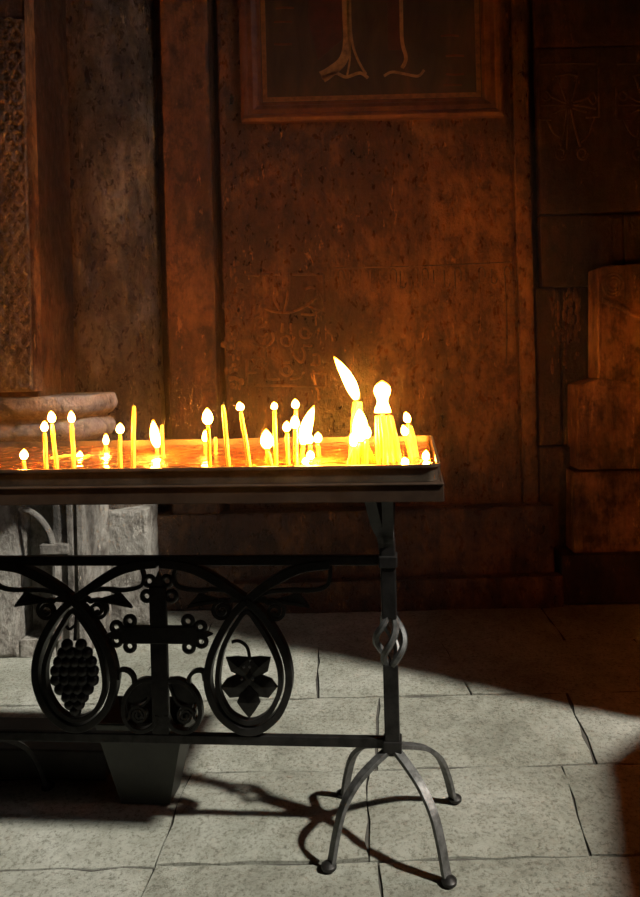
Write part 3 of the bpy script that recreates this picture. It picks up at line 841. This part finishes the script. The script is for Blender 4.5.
candle('short candle with a long narrow leaning flame beside an unlit stick', 157, .06, (157.5, 449), (153, 420), 10, G1, bend=-.03)
candle('slim unlit stick touching the long narrow flame', 163, .0, (162, 425), None, 5, G1, r=.004)
candle('lit candle with a tall bright flame at the tray middle left', 209.5, -.13, (208, 426), (207, 408), 10, G1)
candle('short lit candle hugging the left of a taller lit one', 205.5, .05, (205.5, 443), (205, 430), 7, G1)
candle('short thin unlit stub right of the bright flame pair', 216, .03, (215.5, 437), None, 5, G1, r=.0035)
candle('tall unlit candle leaning left between two lit ones', 229, -.15, (223, 405), None, 5, G1)
candle('tall lit candle leaning strongly to the left', 250, -.15, (241, 412), (239, 402), 8, G1)
candle('short thick candle with a low broad flame, left of centre cluster', 268, -.12, (267.5, 450), (266, 429), 12, G1)
candle('short unlit candle in front of the low broad flame', 272.5, -.17, (268, 452), None, 5, G1)
candle('tall lit candle standing behind the low broad flame', 276, -.13, (274.5, 411), (274, 402), 7, G1)
candle('medium lit candle left of the tallest middle one', 288, -.13, (287, 433), (286.5, 421), 8, G1)
candle('tallest lit candle of the middle cluster', 296.5, -.11, (295.5, 410), (295, 399), 8, G1)
candle('lit candle burning in front of the tallest middle one', 296, -.17, (295, 430), (294.5, 415), 9, G1)
candle('short candle with a large flame sweeping up to the right', 302, -.10, (303, 446), (314, 406), 12, G1, bend=-.04)
candle('small lit stub right of the large sweeping flame', 310, -.02, (310, 445), (309, 433), 8, G1)
candle('low lit stub at the right end of the middle cluster', 319, -.02, (318, 444), (318, 432), 9, G1)
candle('low lit stub at the front right of the middle cluster', 312, -.16, (311, 461), (310, 450), 8, G1)
candle('tiny burning stub at the front rim below the large sweeping flame', 306, -.18, (306, 466), (305, 457), 7, G1)
# left bundle
GB = 'left bundle of candles'
candle('back candle of the left bundle, its flame streaming far up left', 353, -.06, (356.5, 401), (334, 357), 12, GB, bend=.05)
for bx_, tx in ((350, 354.5), (355.5, 358.5), (359, 360.5)):
    candle('tall wax stick packed in the left bundle under the streaming flame', bx_, -.06, (tx, 402), None, 5, GB, wickless=True)
GS = 'low cone of candles'
candle('middle candle of the low cone, carrying its broad pointed flame', 360, -.14, (360, 443), (359, 408), 15, GS, bend=.02)
for bx_, tx, ty in ((347, 356, 444), (351, 357.5, 445), (355, 359, 444), (364, 361.5, 444), (368, 363, 446), (372.5, 364, 445), (376, 365, 441)):
    candle('splayed candle of the low cone in front of the left bundle', bx_, -.13, (tx, ty), None, 5, GS, wickless=True)
candle('candle with a small side flame at the right of the low cone', 366, -.15, (366.5, 440), (368, 426), 8, GS)
candle('candle with a small side flame at the left of the low cone', 354, -.15, (354, 448), (352, 432), 8, GS)
GT = 'thick bundle of candles'
candle('middle candle of the thick bundle, carrying its tall white flame', 384, -.12, (382.5, 414), (382, 381), 17, GT, w2=1)
for bx_, tx, ly in ((378, 376.5, -.12), (382, 379.5, -.14), (389, 384.5, -.12), (393, 387.5, -.13), (397.5, 390, -.11), (401, 391.5, -.12), (387, 382, -.15)):
    candle('wax stick packed in the thick bundle under the tall white flame', bx_, ly, (tx, 416), None, 5, GT, wickless=True)
GU = 'small leaning cluster'
candle('tallest lit candle of the small leaning cluster right of the thick bundle', 415, -.05, (408, 424), (405.5, 412), 8, GU)
candle('lower left lit candle of the small leaning cluster', 412, -.08, (406, 437), (403, 425), 8, GU)
candle('unlit stick of the small leaning cluster', 418, -.04, (411, 426), None, 5, GU)
candle('tiny lit candle nearest the right end of the tray', 426, -.10, (426, 462), (426, 450), 8, G1)
candle('low stub burning at the front rim below the small leaning cluster', 406, -.16, (406, 467), (404, 457), 8, G1)
# drowned wax threads on the sand
for a, b, c_ in (((48, 459), (60, 455), (66, 458)), ((60, 453), (70, 451), (76, 456)), ((70, 460), (82, 459), (90, 458))):
    bm = B(); pts = smooth([Vector(((p.x), p.y, 0)) for p in [L(x, 458, .03+.02*i-.004*y+1.8) for i, (x, y) in enumerate((a, b, c_))]], 6)
    c0 = pts[0].copy(); pts = [q-c0 for q in pts]
    for i, q in enumerate(pts): q.y += .014*math.sin(i*.9); q.x += .004*math.cos(i*1.7)
    tube(bm, pts, .0028, 6)
    wb = ORG+EX*c0.x+NY*c0.y
    o = obj('bent_candle_end', bm, M['wax'], None, smooth=1); o.location = (wb.x, wb.y, WZ+.0018); o.rotation_euler = (0, 0, -TH)
    tag(o, 'softened bent candle end lying on the wet sand at left', 'candle end', 'bent candle ends lying in the sand')

if True:  # scattering haze added to put a halo around the flames
    m_ = bpy.data.materials.new('thin candle smoke'); m_.use_nodes = True; t_ = m_.node_tree; t_.nodes.clear()
    o_m = t_.nodes.new('ShaderNodeOutputMaterial'); v_ = t_.nodes.new('ShaderNodeVolumeScatter'); v_.inputs['Density'].default_value = .022
    v_.inputs['Color'].default_value = (1, .95, .9, 1); v_.inputs['Anisotropy'].default_value = .78
    t_.links.new(v_.outputs[0], o_m.inputs['Volume'])
    bm = B(); blob(bm, (0, 0, 0), 1, .95, .5, .75, 32, 20)
    sm = obj('candle_halo', bm, m_, None, smooth=2); sm.location = (-.35, 1.6, 1.12); tag(sm, 'thin haze added above the tray for the orange glow of the flames', 'halo', kind='stuff')
# ------------------------------------------------------------------ bucket and low box under the stand
bc = fl(146, 805)
e = empty('wax_bucket', (bc.x, bc.y+.04, 0), 'dark tapered square metal bucket standing under the iron cross', 'bucket', rz=-TH)
bm = B(); b0, t0_ = .060, .108; hB = .205
def ring4(s, z, dy=.6): return [bm.verts.new((a*s, b*s*dy, z)) for a, b in ((-1, -1), (1, -1), (1, 1), (-1, 1))]
rg = [ring4(b0, 0), ring4(t0_, hB), ring4(t0_-.003, hB), ring4(b0-.002, .004)]
for a, b in zip(rg, rg[1:]):
    for i in range(4): bm.faces.new((a[i], a[(i+1) % 4], b[(i+1) % 4], b[i]))
bm.faces.new(rg[0][::-1]); bm.faces.new(rg[-1])
obj('body', bm, M['bucket'], e)
bm = B()
pts = [Vector((a*(t0_+.001), b*.6*(t0_+.001), hB)) for a, b in ((-1, -1), (1, -1), (1, 1), (-1, 1))]
for i in range(4): tube(bm, [pts[i], pts[(i+1) % 4]], .0035, 6)
obj('rim', bm, M['bucket'], e)
k0 = fl(60, 780)
bm = B(); box(bm, -.55, .12, 0, .16, 0, .075)
o = obj('low_box', bm, M['wood'], None, bevel=.004); o.location = (k0.x-.0, k0.y, 0); o.rotation_euler = (0, 0, -TH)
tag(o, 'low black wooden box on the floor left of the bucket', 'box')

# ------------------------------------------------------------------ light
d = Vector((-1, .5, -1.25)).normalized()
sl = bpy.data.lights.new('sun', 'SUN'); sl.energy = 6.2; sl.angle = math.radians(2.4); sl.color = (1, .97, .88)
so = bpy.data.objects.new('sun', sl); COL.objects.link(so); so.rotation_euler = d.to_track_quat('-Z', 'Y').to_euler(); so.location = (4, 0, 4)
al = bpy.data.lights.new('sky_light', 'AREA'); al.shape = 'RECTANGLE'; al.size = 2.4; al.size_y = 2.6; al.energy = 5; al.spread = math.radians(50); al.color = (.85, .92, 1)
ao = bpy.data.objects.new('sky_light', al); COL.objects.link(ao); ao.location = (XR+.7, .5, 3.3); ao.rotation_euler = Vector((-3.5, 2.2, -1.9)).to_track_quat('-Z', 'Y').to_euler()
pl_ = bpy.data.lights.new('warm_fill', 'POINT'); pl_.energy = 10; pl_.shadow_soft_size = .06; pl_.color = (1, .22, .02)  # added warm fill for the wall base and shaded floor, no real lamp
po = bpy.data.objects.new('warm_fill', pl_); COL.objects.link(po); po.location = (1.42, 1.35, 1.0)
w = bpy.data.worlds.new('world'); C.world = w; w.use_nodes = True
w.node_tree.nodes['Background'].inputs['Color'].default_value = (.5, .55, .6, 1); w.node_tree.nodes['Background'].inputs['Strength'].default_value = .04

# ------------------------------------------------------------------ camera
cam = bpy.data.cameras.new('camera'); co = bpy.data.objects.new('camera', cam); COL.objects.link(co)
cam.sensor_width = 36; cam.lens = F/897*36; cam.shift_x = (320-CX)/897; cam.shift_y = (CY-448.5)/897
cam.clip_start = .02
co.matrix_world = Matrix.Translation((0, 0, H)) @ Matrix.Rotation(PI/2, 4, 'X') @ Matrix.Rotation(-ROLL, 4, 'Z')
C.camera = co
vs_ = C.view_settings; vs_.view_transform = 'Standard'; vs_.look = 'None'; vs_.gamma = 1; vs_.exposure = 0
